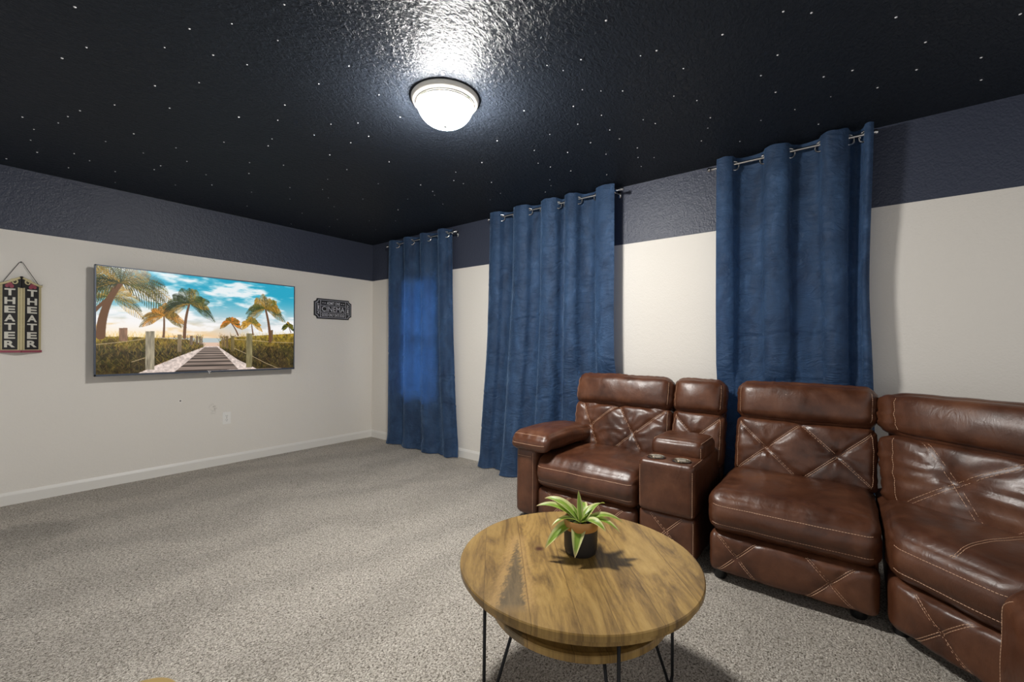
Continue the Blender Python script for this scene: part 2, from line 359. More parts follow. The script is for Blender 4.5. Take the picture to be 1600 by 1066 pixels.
# ------------------------------------------------------------------ television
def paint_picture(W=560, Hh=316):
    rg = np.random.RandomState(5)
    yy, xx = np.mgrid[0:Hh, 0:W]; u = (xx+.5)/W; v = (yy+.5)/Hh
    def nz(sx, sy, seed, octv=5):
        r = np.random.RandomState(seed); out = np.zeros((Hh, W)); amp = 1; tot = 0
        for k in range(octv):
            gx, gy = max(2, int(sx*2**k)), max(2, int(sy*2**k)); gr = r.rand(gy+2, gx+2)
            px = u*gx; py = v*gy; ix = px.astype(int); iy = py.astype(int); fx = px-ix; fy = py-iy
            fx = fx*fx*(3-2*fx); fy = fy*fy*(3-2*fy)
            out += amp*((gr[iy, ix]*(1-fx)+gr[iy, ix+1]*fx)*(1-fy)+(gr[iy+1, ix]*(1-fx)+gr[iy+1, ix+1]*fx)*fy); tot += amp; amp *= .55
        return out/tot
    def c(*a): return np.array(a, float)
    def sm(a, b, x): t = np.clip((x-a)/(b-a), 0, 1); return t*t*(3-2*t)
    def Z(x, y):            # point in the zoomed photograph -> picture coordinates
        t = (x-132)/(1498-132); uu = t*570/((1-t)*770+t*570)
        top = 98+(262-98)*t; bot = 868+(832-868)*t
        return uu*W, (y-top)/(bot-top)*Hh
    def mixc(a, b, t): return a*(1-t[..., None])+b*t[..., None]
    img = np.ones((Hh, W, 3))*c(40, 160, 190)
    left = 1-sm(.1, .75, u)
    img = mixc(img, c(190, 208, 214), sm(.12, .5, v)); img = mixc(img, c(238, 208, 190), sm(.4, .62, v)*(.5+.5*left))
    img = mixc(img, c(255, 190, 70), sm(.42, .68, v)*left*1.0); img = mixc(img, c(250, 190, 140), sm(.58, .72, v)*.6)
    cl = nz(5, 9, 2); cl2 = nz(9, 18, 8)
    img = mixc(img, c(246, 244, 244), sm(.42, .60, cl*.6+cl2*.4+.08*left)*(1-.5*sm(.5, .75, v))*.92)
    img = mixc(img, c(255, 238, 205), sm(.5, .7, nz(4, 16, 12))*sm(.3, .5, v)*left*.8)
    # sea and distant beach
    x0, yh = Z(870, 616); x1, yb = Z(992, 658)
    s = (yy > yh)
    img[s] = c(186, 196, 196); img[(yy > yh+(yb-yh)*.75)] = c(222, 190, 168)
    def poly(ptsz, col, alpha=1, z=True):
        P = [Z(*p) for p in ptsz] if z else ptsz
        ins = np.zeros((Hh, W), bool); n = len(P); X = xx+.5; Y = yy+.5
        for i in range(n):
            (xa, ya), (xb, yb_) = P[i], P[(i+1) % n]
            cond = (ya > Y) != (yb_ > Y)
            with np.errstate(divide='ignore', invalid='ignore'): xi = (xb-xa)*(Y-ya)/(yb_-ya)+xa
            ins ^= cond & (X < xi)
        if callable(col): img[ins] = col(ins)
        else: img[ins] = img[ins]*(1-alpha)+c(*col)*alpha
        return ins
    def line(x0, y0, x1, y1, wd, col, alpha=1):
        xa, xb = int(max(0, min(x0, x1)-wd-2)), int(min(W, max(x0, x1)+wd+3)); ya, yb_ = int(max(0, min(y0, y1)-wd-2)), int(min(Hh, max(y0, y1)+wd+3))
        if xa >= xb or ya >= yb_: return
        X = xx[ya:yb_, xa:xb]+.5; Y = yy[ya:yb_, xa:xb]+.5; dx, dy = x1-x0, y1-y0; L = dx*dx+dy*dy+1e-9
        t = np.clip(((X-x0)*dx+(Y-y0)*dy)/L, 0, 1); d = np.hypot(X-x0-t*dx, Y-y0-t*dy)
        a = np.clip(wd/2+.5-d, 0, 1)*min(1, wd)*alpha
        img[ya:yb_, xa:xb] = img[ya:yb_, xa:xb]*(1-a[..., None])+c(*col)*a[..., None]
    # sand
    gn = nz(90, 60, 21, 3)
    poly([(868, 676), (985, 676), (1240, 836), (410, 866)], lambda i: c(226, 208, 198)[None]*(.72+.45*gn[i][:, None]))
    # boardwalk with cross planks
    def bw(i):
        f = (v[i]-.62)/.4; st = .70+.30*np.clip(np.sin(1/(f*.055+.012)*3.1)*2.2+1.2, -1, 1); k = nz(6, 120, 31, 3)[i]
        return c(138, 122, 112)[None]*(st*(.7+.6*k))[:, None]
    poly([(880, 682), (972, 682), (1115, 838), (672, 856)], bw)
    # grasses
    gl = nz(60, 40, 41, 4)
    def gcol(i):
        t = sm(.60, .82, v[i])[:, None]; base = c(170, 132, 38)*(1-t)+c(62, 46, 26)*t
        gg = nz(14, 8, 43)[i][:, None]; base = base*(1-.35*gg)+c(70, 92, 38)*.35*gg
        return base*(.30+1.25*gl[i][:, None])
    poly([(132, 600), (300, 600), (520, 610), (760, 625), (872, 660), (868, 682), (700, 745), (560, 800), (420, 862), (132, 868)], gcol)
    poly([(985, 640), (1080, 612), (1300, 600), (1498, 590), (1498, 832), (1240, 836), (1110, 770), (985, 684)], gcol)
    for k in range(2600):
        if k % 2: x = rg.uniform(132, 872); ymax = 868-(max(0, x-420)/450)*185
        else: x = rg.uniform(985, 1498); ymax = 684+(min(1, (x-985)/250))*150
        y = rg.uniform(610, max(615, ymax)); px, py = Z(x, y); t = (y-610)/240
        L = rg.uniform(5, 17); a = rg.uniform(-.9, .9); cc = [(214, 176, 70), (120, 120, 50), (96, 66, 34), (186, 150, 92), (60, 70, 30), (40, 28, 18)][rg.randint(6)]
        cc = np.array(cc)*(1.15-.6*t); line(px, py, px+math.sin(a)*L, py-math.cos(a)*L, .8, cc, .8)
    for k in range(260):
        x = rg.uniform(132, 640) if k % 2 else rg.uniform(1090, 1498); px, py = Z(x, 612); a = rg.uniform(-.6, .6); L = rg.uniform(6, 24)
        line(px, py, px+math.sin(a)*L, py-math.cos(a)*L, .6, (222, 178, 70), .7)
    # posts and ropes
    def post(x, y0, y1, wd, col):
        a, b = Z(x-wd/2, y0), Z(x+wd/2, y0); e, f = Z(x+wd/2, y1), Z(x-wd/2, y1)
        tex = nz(120, 10, int(x), 3); poly([a, b, e, f], lambda i: np.array(col, float)[None]*(.65+.65*tex[i][:, None]), z=False)
    def rope(*P):
        Q = [Z(*p) for p in P]
        for a, b in zip(Q[:-1], Q[1:]): line(*a, *b, 1.3, (216, 190, 150), .9)
    rope((132, 655), (300, 640), (470, 618)); rope((540, 610), (690, 622)); rope((1088, 628), (1170, 632)); rope((1205, 634), (1340, 650), (1498, 656))
    rope((1085, 690), (1170, 730)); rope((1212, 748), (1300, 795), (1385, 832)); rope((380, 780), (470, 752))
    for q in ((320, 540, 632, 58, (136, 104, 82)), (505, 565, 835, 64, (150, 140, 118)), (709, 590, 712, 30, (130, 112, 84)), (789, 600, 665, 20, (120, 100, 80)), (828, 603, 660, 13, (110, 92, 74)), (848, 605, 665, 10, (110, 92, 74)), (863, 608, 668, 9, (110, 92, 74)),
              (1345, 565, 640, 18, (120, 96, 70)), (1190, 587, 826, 42, (130, 120, 84)), (1075, 603, 712, 24, (120, 104, 66)), (1037, 604, 690, 15, (120, 98, 66)), (1019, 606, 682, 11, (120, 98, 66)), (1004, 608, 678, 10, (120, 98, 66))): post(*q)
    # palms
    def palm(base, mid, crown, wd, R, seed, nf=15, cols=None):
        r = np.random.RandomState(seed); b, mdd, cr = Z(*base), Z(*mid), Z(*crown); pr = b
        sc = Hh/770
        for k in range(1, 15):
            t = k/14; p = ((1-t)**2*b[0]+2*t*(1-t)*mdd[0]+t*t*cr[0], (1-t)**2*b[1]+2*t*(1-t)*mdd[1]+t*t*cr[1])
            line(*pr, *p, wd*sc*(1.1-.4*t), (104, 72, 48), 1); pr = p
        for f in range(nf):
            a = -PI*.08+(f+.5)/nf*PI*1.16 + r.uniform(-.1, .1); L = R*sc*r.uniform(.8, 1.08); dx = math.cos(a); up = math.sin(a)
            P = []
            for k in range(19):
                t = k/18; P.append((cr[0]+dx*L*t*(1-.10*t), cr[1]-up*L*.85*t+L*.42*t*t*(.35+abs(dx))))
            cc = (cols or [(52, 64, 24), (104, 100, 34), (160, 122, 44), (36, 46, 20)])[r.randint(4 if not cols else len(cols))]
            for k in range(1, 19):
                line(*P[k-1], *P[k], 1.4, cc, 1); tx, ty = P[k][0]-P[k-1][0], P[k][1]-P[k-1][1]; nn = math.hypot(tx, ty)+1e-6; tx /= nn; ty /= nn
                l = L*.24*math.sin(PI*(k/18)**.8*.93+.1)
                for sg in (-1, 1):
                    line(*P[k], P[k][0]+(tx*.6-ty*sg*.7)*l, P[k][1]+(ty*.6+tx*sg*.7)*l+l*.35, 1.25, np.array(cc)*r.uniform(.6, 1.25), .95)
    palm((120, 420), (180, 360), (225, 320), 22, 230, 9, 12); palm((165, 595), (170, 380), (300, 225), 48, 340, 1, 27)
    palm((598, 606), (604, 520), (600, 460), 13, 150, 2, 15, [(196, 128, 36), (160, 112, 40), (110, 92, 36)])
    palm((742, 612), (742, 480), (775, 375), 20, 195, 3, 18)
    palm((1112, 600), (1100, 560), (1062, 510), 10, 92, 4, 14, [(206, 120, 40), (150, 108, 40), (98, 88, 36)]); palm((1216, 596), (1210, 560), (1204, 515), 10, 96, 5, 14, [(190, 140, 46), (120, 110, 44)])
    palm((1335, 645), (1330, 520), (1300, 415), 22, 190, 6, 19); palm((1478, 585), (1470, 560), (1460, 540), 6, 64, 7, 12)
    return np.clip(img, 0, 255)/255.
TVX0, TVX1, TVZ0, TVZ1, TVF =   .649, 2.195, .906, 1.790, YL-.115
tv = empty('television', 'large flat television on left wall showing palms and beach boardwalk', 'television', ((TVX0+TVX1)/2, YL, TVZ0))
def tvb(mb, name, mt, par=tv, **k):
    o = mb.build(name, mt, None, **k); o.parent = par; o.matrix_parent_inverse = Matrix.Translation((-(TVX0+TVX1)/2, -YL, -TVZ0)); return o
mb = MB(); mb.box(TVX0, TVX1, TVF+.002, TVF+.042, TVZ0, TVZ1); mb.box(TVX0+.25, TVX1-.25, TVF+.042, TVF+.062, TVZ0+.06, TVZ1-.3)
bevel(tvb(mb, 'casing', M['tvframe'], smooth=False), .002, 2)
mb = MB(); t = .009
for a, b, c_, d in ((TVX0, TVX1, TVZ0, TVZ0+.016), (TVX0, TVX1, TVZ1-t, TVZ1), (TVX0, TVX0+t, TVZ0, TVZ1), (TVX1-t, TVX1, TVZ0, TVZ1)): mb.box(a, b, TVF-.003, TVF+.003, c_, d)
tvb(mb, 'bezel', M['tvframe'], smooth=False)
mb = MB(); mb.box((TVX0+TVX1)/2-.25, (TVX0+TVX1)/2+.25, TVF+.062, YL-.001, 1.2, 1.5); tvb(mb, 'wall_mount', M['black'], smooth=False)
W_, H_ = 560, 316; pic = paint_picture(W_, H_)
pl = np.where(pic <= .04045, pic/12.92, ((pic+.055)/1.055)**2.4)
sx0, sx1, sz0, sz1 = TVX0+t, TVX1-t, TVZ0+.016, TVZ1-t
gx = np.linspace(sx0, sx1, W_); gz = np.linspace(sz1, sz0, H_); GX, GZ = np.meshgrid(gx, gz)
V = np.stack([GX.ravel(), np.full(W_*H_, TVF), GZ.ravel()], 1)
ii = np.arange(W_*H_).reshape(H_, W_); F = np.stack([ii[:-1, :-1].ravel(), ii[1:, :-1].ravel(), ii[1:, 1:].ravel(), ii[:-1, 1:].ravel()], 1)
scr = mesh_obj('screen', V.tolist(), F.tolist(), None, tv, smooth=False); scr.matrix_parent_inverse = Matrix.Translation((-(TVX0+TVX1)/2, -YL, -TVZ0))
at = scr.data.color_attributes.new('picture', 'FLOAT_COLOR', 'POINT')
at.data.foreach_set('color', np.concatenate([pl.reshape(-1, 3), np.ones((W_*H_, 1))], 1).astype(np.float32).ravel())
sm_ = mat('lit_screen', (.01, .01, .01, 1), .12, spec=.5); n = NT(sm_)
ca = n.n('VertexColor', {'layer_name': 'picture'}).outputs[0]; n.set(n.p.inputs['Emission Color'], ca); n.p.inputs['Emission Strength'].default_value = .98
scr.data.materials.append(sm_)
mb = MB(); cx = (TVX0+TVX1)/2; mb.lathe([(0, -.005), (.0055, -.005), (.0055, 0), (0, 0)], (cx-.007, TVF, TVZ0+.008), 16, 'y'); mb.box(cx+.002, cx+.010, TVF-.005, TVF, TVZ0+.005, TVZ0+.011); mb.box(cx-.006, cx+.002, TVF-.004, TVF+.004, TVZ0-.010, TVZ0)
tvb(mb, 'badge', mat('silver_badge', lin(235, 235, 235), .3, .5))

# ------------------------------------------------------------------ wall signs
def cinema_sign():
    x0, x1, z0, z1 = 2.462, 2.925, 1.468, 1.700; cx, cz = (x0+x1)/2, (z0+z1)/2; yb = YL
    root = empty('cinema_sign', 'black ticket shaped wall sign reading cinema, near the room corner', 'wall sign', (cx, yb, cz))
    tf = lambda a, b, d: (a, -d, b)
    Wd, Hd = (x1-x0)/2, (z1-z0)/2
    def ticket(w_, h_, c):
        P = []
        for sx, sz in ((-1, -1), (1, -1), (1, 1), (-1, 1)):
            ccx, ccz = sx*w_, sz*h_
            a0 = {(-1, -1): PI/2, (1, -1): PI, (1, 1): -PI/2, (-1, 1): 0}[(sx, sz)]
            for k in range(7):
                a = a0-k/6*PI/2; P.append((ccx+c*math.cos(a), ccz+c*math.sin(a)))
        return P
    mb = MB(); mb.prism(ticket(Wd, Hd, .034), 0, .012, tf); mb.build('board', mat('sign_black', lin(30, 30, 34), .5), root, smooth=False)
    grey = mat('sign_grey', lin(172, 172, 180), .5)
    mb = MB()
    P, Q = ticket(Wd-.014, Hd-.014, .030), ticket(Wd-.020, Hd-.020, .030)
    n_ = len(P)
    for i in range(n_):
        j = (i+1) % n_; mb.add([tf(*P[i], .0135), tf(*P[j], .0135), tf(*Q[j], .0135), tf(*Q[i], .0135)], [(0, 1, 2, 3)])
    xl = Wd-.075
    def bar(a, b, c, d): mb.box(a, b, -.0140, -.0118, c, d)
    bar(-xl-.003, -xl+.003, -Hd+.020, Hd-.020); bar(xl-.003, xl+.003, -Hd+.020, Hd-.020)
    bar(-xl, xl, .036, .041); bar(-xl, xl, -.043, -.038)
    mb.build('border_line', grey, root, smooth=False)
    mb = MB()
    def txt(s, cxx, czz, w_, h_, bold=0, rot=0):
        vs_, fs = text_mesh(s, w_, h_, bold=bold, rot=rot)
        mb.add([(cxx+a, -.0142, czz+b) for a, b in vs_], fs)
    txt('CINEMA', 0, -.001, 2*xl-.03, .060, .0)
    txt('ADMIT ONE', 0, .067, .165, .034, .02)
    txt('GOOD ONLY DATE SOLD', 0, -.069, 2*xl-.03, .034, .02)
    txt('ADMIT', -xl-.027, 0, .026, .13, .01, rot=1); txt('ADMIT', xl+.027, 0, .026, .13, .01, rot=-1)
    def star(cxx, czz, r):
        P = [(cxx+(r if k % 2 == 0 else r*.4)*math.sin(k*PI/5), czz+(r if k % 2 == 0 else r*.4)*math.cos(k*PI/5)) for k in range(10)]
        mb.add([(a, -.0142, b) for a, b in P], [tuple(range(10))])
    for s in (-1, 1): star(s*.105, .067, .010); star(s*.130, .067, .010)
    mb.build('lettering', mat('sign_letter', lin(205, 205, 212), .5), root, smooth=False)
cinema_sign()
def theater_sign():
    XL_, XM, XR_ = .176, .276, .376; Z0_, Z1_ = 1.105, 1.600; dm = .055
    root = empty('theater_sign', 'folded marquee wall sign with vertical theater lettering, left wall edge', 'wall sign', (XM, YL, Z0_))
    zz = Z1_-Z0_
    cream = mat('sign_cream', lin(206, 194, 152), .5); black = mat('sign_panel_black', lin(28, 24, 24), .5); pink = mat('sign_rose', lin(150, 70, 86), .5)
    letm = mat('sign_letter_cream', lin(212, 208, 196), .5); dot = mat('sign_bulb', lin(120, 104, 60), .5)
    def tfm(side):
        # a: 0 at the ridge .. 1 at the outer edge ; b height ; d lift off the face
        def tf(a, b, d=0):
            xr = a*.1*side; y = -(dm+(0.008-dm)*a)
            nx, ny = (dm-.008)*side, -.1; L = math.hypot(nx, ny)
            return (xr+nx/L*d, y+ny/L*d, b)
        return tf
    for side in (-1, 1):
        tf = tfm(side)
        mb = MB(); mb.prism([(0, 0), (1, 0), (1, zz), (0, zz)], -.006, 0, tf); pn = mb.build('panel', cream, root, smooth=False)
        mb = MB(); mb.prism([(.17, .015), (.87, .015), (.87, zz-.005), (.17, zz-.005)], 0, .0015, tf); mb.build('black_field', black, pn, smooth=False)
        mb = MB(); mb2 = MB()
        for k in range(46):
            z = .012+k*(zz-.02)/46
            mb.prism([(.035, z), (.105, z), (.105, z+.004), (.035, z+.004)], 0, .0012, tf); mb2.prism([(.905, z), (.975, z), (.975, z+.004), (.905, z+.004)], 0, .0012, tf)
        mb.build('bulb_border', dot, pn, smooth=False); mb2.build('bulb_border', dot, pn, smooth=False)
        mb = MB()
        hL = (zz-.06)/7
        for k, ch in enumerate('THEATER'):
            vs_, fs = text_mesh(ch, .50, hL*.80, bold=.035); zc = zz-.035-(k+.5)*hL
            a0 = .52
            n0 = len(mb.v); mb.add([tf(a0+(a if side == 1 else -a), zc+b, .003) for a, b in vs_], fs)
        mb.build('lettering', letm, pn, smooth=False)
        # scroll crest
        mb = MB()
        P = []
        for k in range(25):
            t = k/24; P.append((t, zz+.050*math.cos(t*PI*.5)**1.2-.012*math.sin(t*PI)))
        poly = [(0, zz-.035)]+[(1, zz-.005)]+[(1.06, zz+.004)]+P[::-1]
        mb.prism(poly, -.004, .004, tf); cr = mb.build('crest', black, root, smooth=False)
        mb = MB(); Q = [tf(a, b-.010, .006) for a, b in P[1:]]; mb.tube(Q, .0075, 8)
        S = [tf(.30+.19*math.cos(q)*(1-q/11), zz+.008+.022*math.sin(q)*(1-q/11), .006) for q in [k*.35 for k in range(26)]]; mb.tube(S, [.006-.004*k/25 for k in range(26)], 8)
        mb.build('scroll', cream, cr)
        mb = MB()
        for a, b, r_ in ((.52, -.012, .013), (.64, -.022, .010), (.44, -.024, .011)):
            mb.prism([(a+r_*10*math.cos(q), zz+b+r_*math.sin(q)*1.2) for q in [k*PI/5 for k in range(10)]], .002, .0055, tf)
        mb.build('rose_leaf', pink, cr, smooth=False)
        mb = MB(); mb.prism([(0, -.006), (1.02, -.006), (1.02, .010), (0, .010)], -.008, .006, tf); mb.build('base_strip', pink, root, smooth=False)
    mb = MB(); mb.tube([(-.085, -.02, zz+.005), (-.008, -.012, zz+.158-.003), (0, -.012, zz+.158), (.008, -.012, zz+.158-.003), (.085, -.02, zz-.0)], .0018, 6)
    mb.build('hanging_wire', M['black'], root)
    mb = MB(); mb.lathe([(0, -.014), (.004, -.014), (.004, 0), (0, 0)], (0, 0, zz+.158), 12, 'y'); mb.build('nail', M['black'], root)
theater_sign()

# ------------------------------------------------------------------ sockets
def socket(loc, rz, label):
    root = empty('wall_socket', label, 'wall socket', loc, rz)
    mb = MB(); mb.box(-.036, .036, -.006, 0, -.058, .058); bevel(mb.build('cover_plate', M['plastic'], root, smooth=False), .002, 2)
    for s in (-1, 1):
        mb = MB(); mb.lathe([(0, -.0085), (.016, -.0085), (.0165, -.006), (.0165, -.002), (0, -.002)], (0, 0, s*.02), 24, 'y'); f = mb.build('outlet_face', M['plastic'], root)
        mb = MB(); mb.box(-.0075, -.0050, -.0092, -.0083, s*.02-.001, s*.02+.008); mb.box(.0050, .0075, -.0092, -.0083, s*.02-.001, s*.02+.008); mb.lathe([(0, -.0092), (.0028, -.0092), (.0028, -.0083), (0, -.0083)], (0, 0, s*.02-.008), 10, 'y')
        mb.build('slot', M['slot'], f, smooth=False)
    mb = MB(); mb.lathe([(0, -.0075), (.003, -.0075), (.003, -.006), (0, -.006)], (0, 0, 0), 10, 'y'); mb.build('screw', M['chrome'], root)
socket((1.60, YL, .447), 0, 'white wall socket under the television on left wall')
socket((XR, 2.838, .46), -PI/2, 'white wall socket half hidden behind middle blue curtain')

# ------------------------------------------------------------------ curtains
def fb(x, y, z, s=1.0): return noise.noise(Vector((x*s, y*s, z*s)))
def curtain(name, label, rodlabel, xr, zr, yL, yR, cross, first_front, dL, dR, bulge, seed, rodL, rodR, A=.052, soft=0, sq=.6):
    root = empty('curtain', label, 'curtain', (xr, (yL+yR)/2, zr), 0, 'blue velvet grommet curtains')
    OFF = Vector(root.location)
    knots = [yL]+list(cross)+[yR]; ns = len(knots)-1
    # arc positions (columns): denser sampling where the fabric turns
    cols = []
    for i in range(ns):
        L = abs(knots[i+1]-knots[i]); k_ = 26
        for k in range(k_): cols.append((i, k/k_))
    cols.append((ns-1, 1.0))
    zt = zr+.048; R = 260
    def pt(i, t, q):       # q 0 top..1 bottom
        z = zt*(1-q)
        sgn = -1 if (i % 2 == 0) == first_front else 1
        end = (i == 0 or i == ns-1)
        y = knots[i]+(knots[i+1]-knots[i])*t
        if end:
            tt = t if i == 0 else 1-t
            prof = math.sin(PI/2*(1-tt)**.8)*.35+math.sin(PI*tt)*.65 if i == 0 or i == ns-1 else 0
            wv = prof*.8
        else: wv = math.sin(PI*t)
        wv = math.copysign(abs(wv)**(sq+.25*q), wv)
        s = (y-yR)/(yL-yR)
        a = A*(1-.22*math.sin(min(1, q*1.6)*PI/2)+soft*q)
        if sgn > 0: a *= .92
        x = xr+sgn*a*wv
        # slow wandering of folds and vertical drape
        w1 = fb(y*3.1+seed, z*.55, seed*1.7); w2 = fb(y*9+seed*3, z*.9, 4.1)
        x += (w1*.030+w2*.012)*min(1, q*3)
        yo = (w1*.03+fb(y*6, z*.8, seed+9)*.02)*min(1, q*2.5)
        y = y+yo+s*dL*q**1.6+(1-s)*dR*q**1.8
        x -= bulge*max(0, math.sin(PI*s))**.6*max(0, q-.35)**1.5*max(0, min(1, (y-1.80)/.35))
        if z < 1.06 and y < 1.86:
            k = min(1, (1.06-z)/.12)*min(1, (1.86-y)/.12); lo = 3.135+(x-xr)*.35; x = x*(1-k)+max(x, lo)*k
        # hanging wrinkles
        cr_ = fb(y*7+seed, z*26+fb(y*3, z*2, 1)*3, 2.2)*.0035*(.5+.5*fb(y*2.1, z*3, 7.7+seed))
        x += cr_*min(1, q*6)
        for j in range(6):
            zc = .42+j*.31+.09*math.sin(j*7+seed)+.09*fb(y*2.2, j*3.1, seed)+.02*fb(y*9, j, seed)
            am = max(0, fb(y*2.3+j*4.3, j*2.2, seed)+.05)*.010
            dz = (z-zc)/.011; x += am*(math.exp(-dz*dz)-.7*math.exp(-(dz-1.9)**2))
        # crumple on the carpet
        if z < .16:
            k = (1-z/.16)**1.5
            x += (fb(y*11+seed, z*7, 3)*.028-.02)*k; y += fb(y*13, z*9, seed+5)*.03*k
        z = max(z, .006+.008*abs(fb(y*20, 3, seed)))
        # gathered heading droop between rings
        if q < .06: z += .006*fb(y*22, 0, seed)
        x = min(x, XR-.012 if z > .12 else XR-.026)
        return Vector((x, y, z))
    V = []; F = []
    for r in range(R+1):
        q = (r/R)
        q = q if q < .9 else .9+(q-.9)
        for (i, t) in cols: V.append(pt(i, t, q)-OFF)
    nc = len(cols)
    for r in range(R):
        for k in range(nc-1): a = r*nc+k; F.append((a, a+1, a+nc+1, a+nc))
    mesh_obj('curtain_fabric', V, F, M['velvet'], root)
    # grommets
    for j, yc in enumerate(cross):
        i = j; p0 = pt(i, .93, (zt-zr)/zt); p1 = pt(i+1, .07, (zt-zr)/zt); tang = (p1-p0).normalized(); tang.z = 0; tang = (tang.normalized()+Vector((0, -.9, 0))).normalized()
        c0 = Vector((xr-.004, yc, zr-.012)); nrm = Vector((tang.y, -tang.x, 0))
        mb = MB(); P = []
        for k in range(28):
            a = 2*PI*k/28; P.append(c0-OFF+tang*(.029*math.cos(a))+Vector((0, 0, .029*math.sin(a))))
        mb.tube(P, .0052, 8, closed=True); mb.build('grommet', M['chrome'], root, auto=False)
    rod = empty('curtain_rod', rodlabel, 'curtain rod', (xr, (rodL+rodR)/2, zr), 0, 'silver curtain rods')
    dy = (rodL+rodR)/2
    mb = MB(); mb.tube([(0, rodR-dy, 0), (0, rodL-dy, 0)], .0085, 16); mb.build('rod', M['chrome'], rod)
    for s, ye in ((-1, rodR), (1, rodL)):
        mb = MB(); mb.lathe([(0, 0), (.011, 0), (.012, .006*s), (.008, .010*s), (.015, .018*s), (.016, .028*s), (.010, .036*s), (0.0, .038*s)], (0, ye-dy, 0), 20, 'y'); mb.build('finial', M['chrome'], rod)
        yb = ye-s*.04
        mb = MB(); mb.box(XR-xr-.006, XR-xr-.0005, yb-dy-.012, yb-dy+.012, -.03, .03); mb.tube([(XR-xr-.004, yb-dy, 0), (0, yb-dy, -.012)], .005, 8); mb.build('bracket', M['chrome'], rod, auto=False)
curtain('c1', 'narrow dark blue velvet curtain nearest the room corner, daylight glowing through', 'silver rod carrying the curtain nearest the room corner', 3.14, 2.350, 4.262, 3.245,
        [4.132, 4.003, 3.866, 3.723, 3.586, 3.432, 3.305], True, .03, -.14, .0, 1.3, 4.30, 3.19, A=.05)
curtain('c2', 'wide blue velvet curtain in the middle, falling behind the leather armrest', 'silver rod carrying the wide middle curtain', 3.125, 2.385, 2.665, 1.40,
        [2.543, 2.399, 2.225, 2.095, 1.924, 1.855, 1.727, 1.57], True, .12, -.03, .16, 5.7, 2.68, 1.375, A=.056, soft=.25, sq=.45)
curtain('c3', 'tall blue velvet curtain with deep dark pleats behind the armless seat', 'silver rod carrying the deeply pleated curtain behind the sofa', 3.125, 2.378, .672, -.132,
        [.569, .40, .26, .112, -.025, -.091], True, .0, -.03, .0, 9.1, .70, -.115, A=.052, sq=.42)

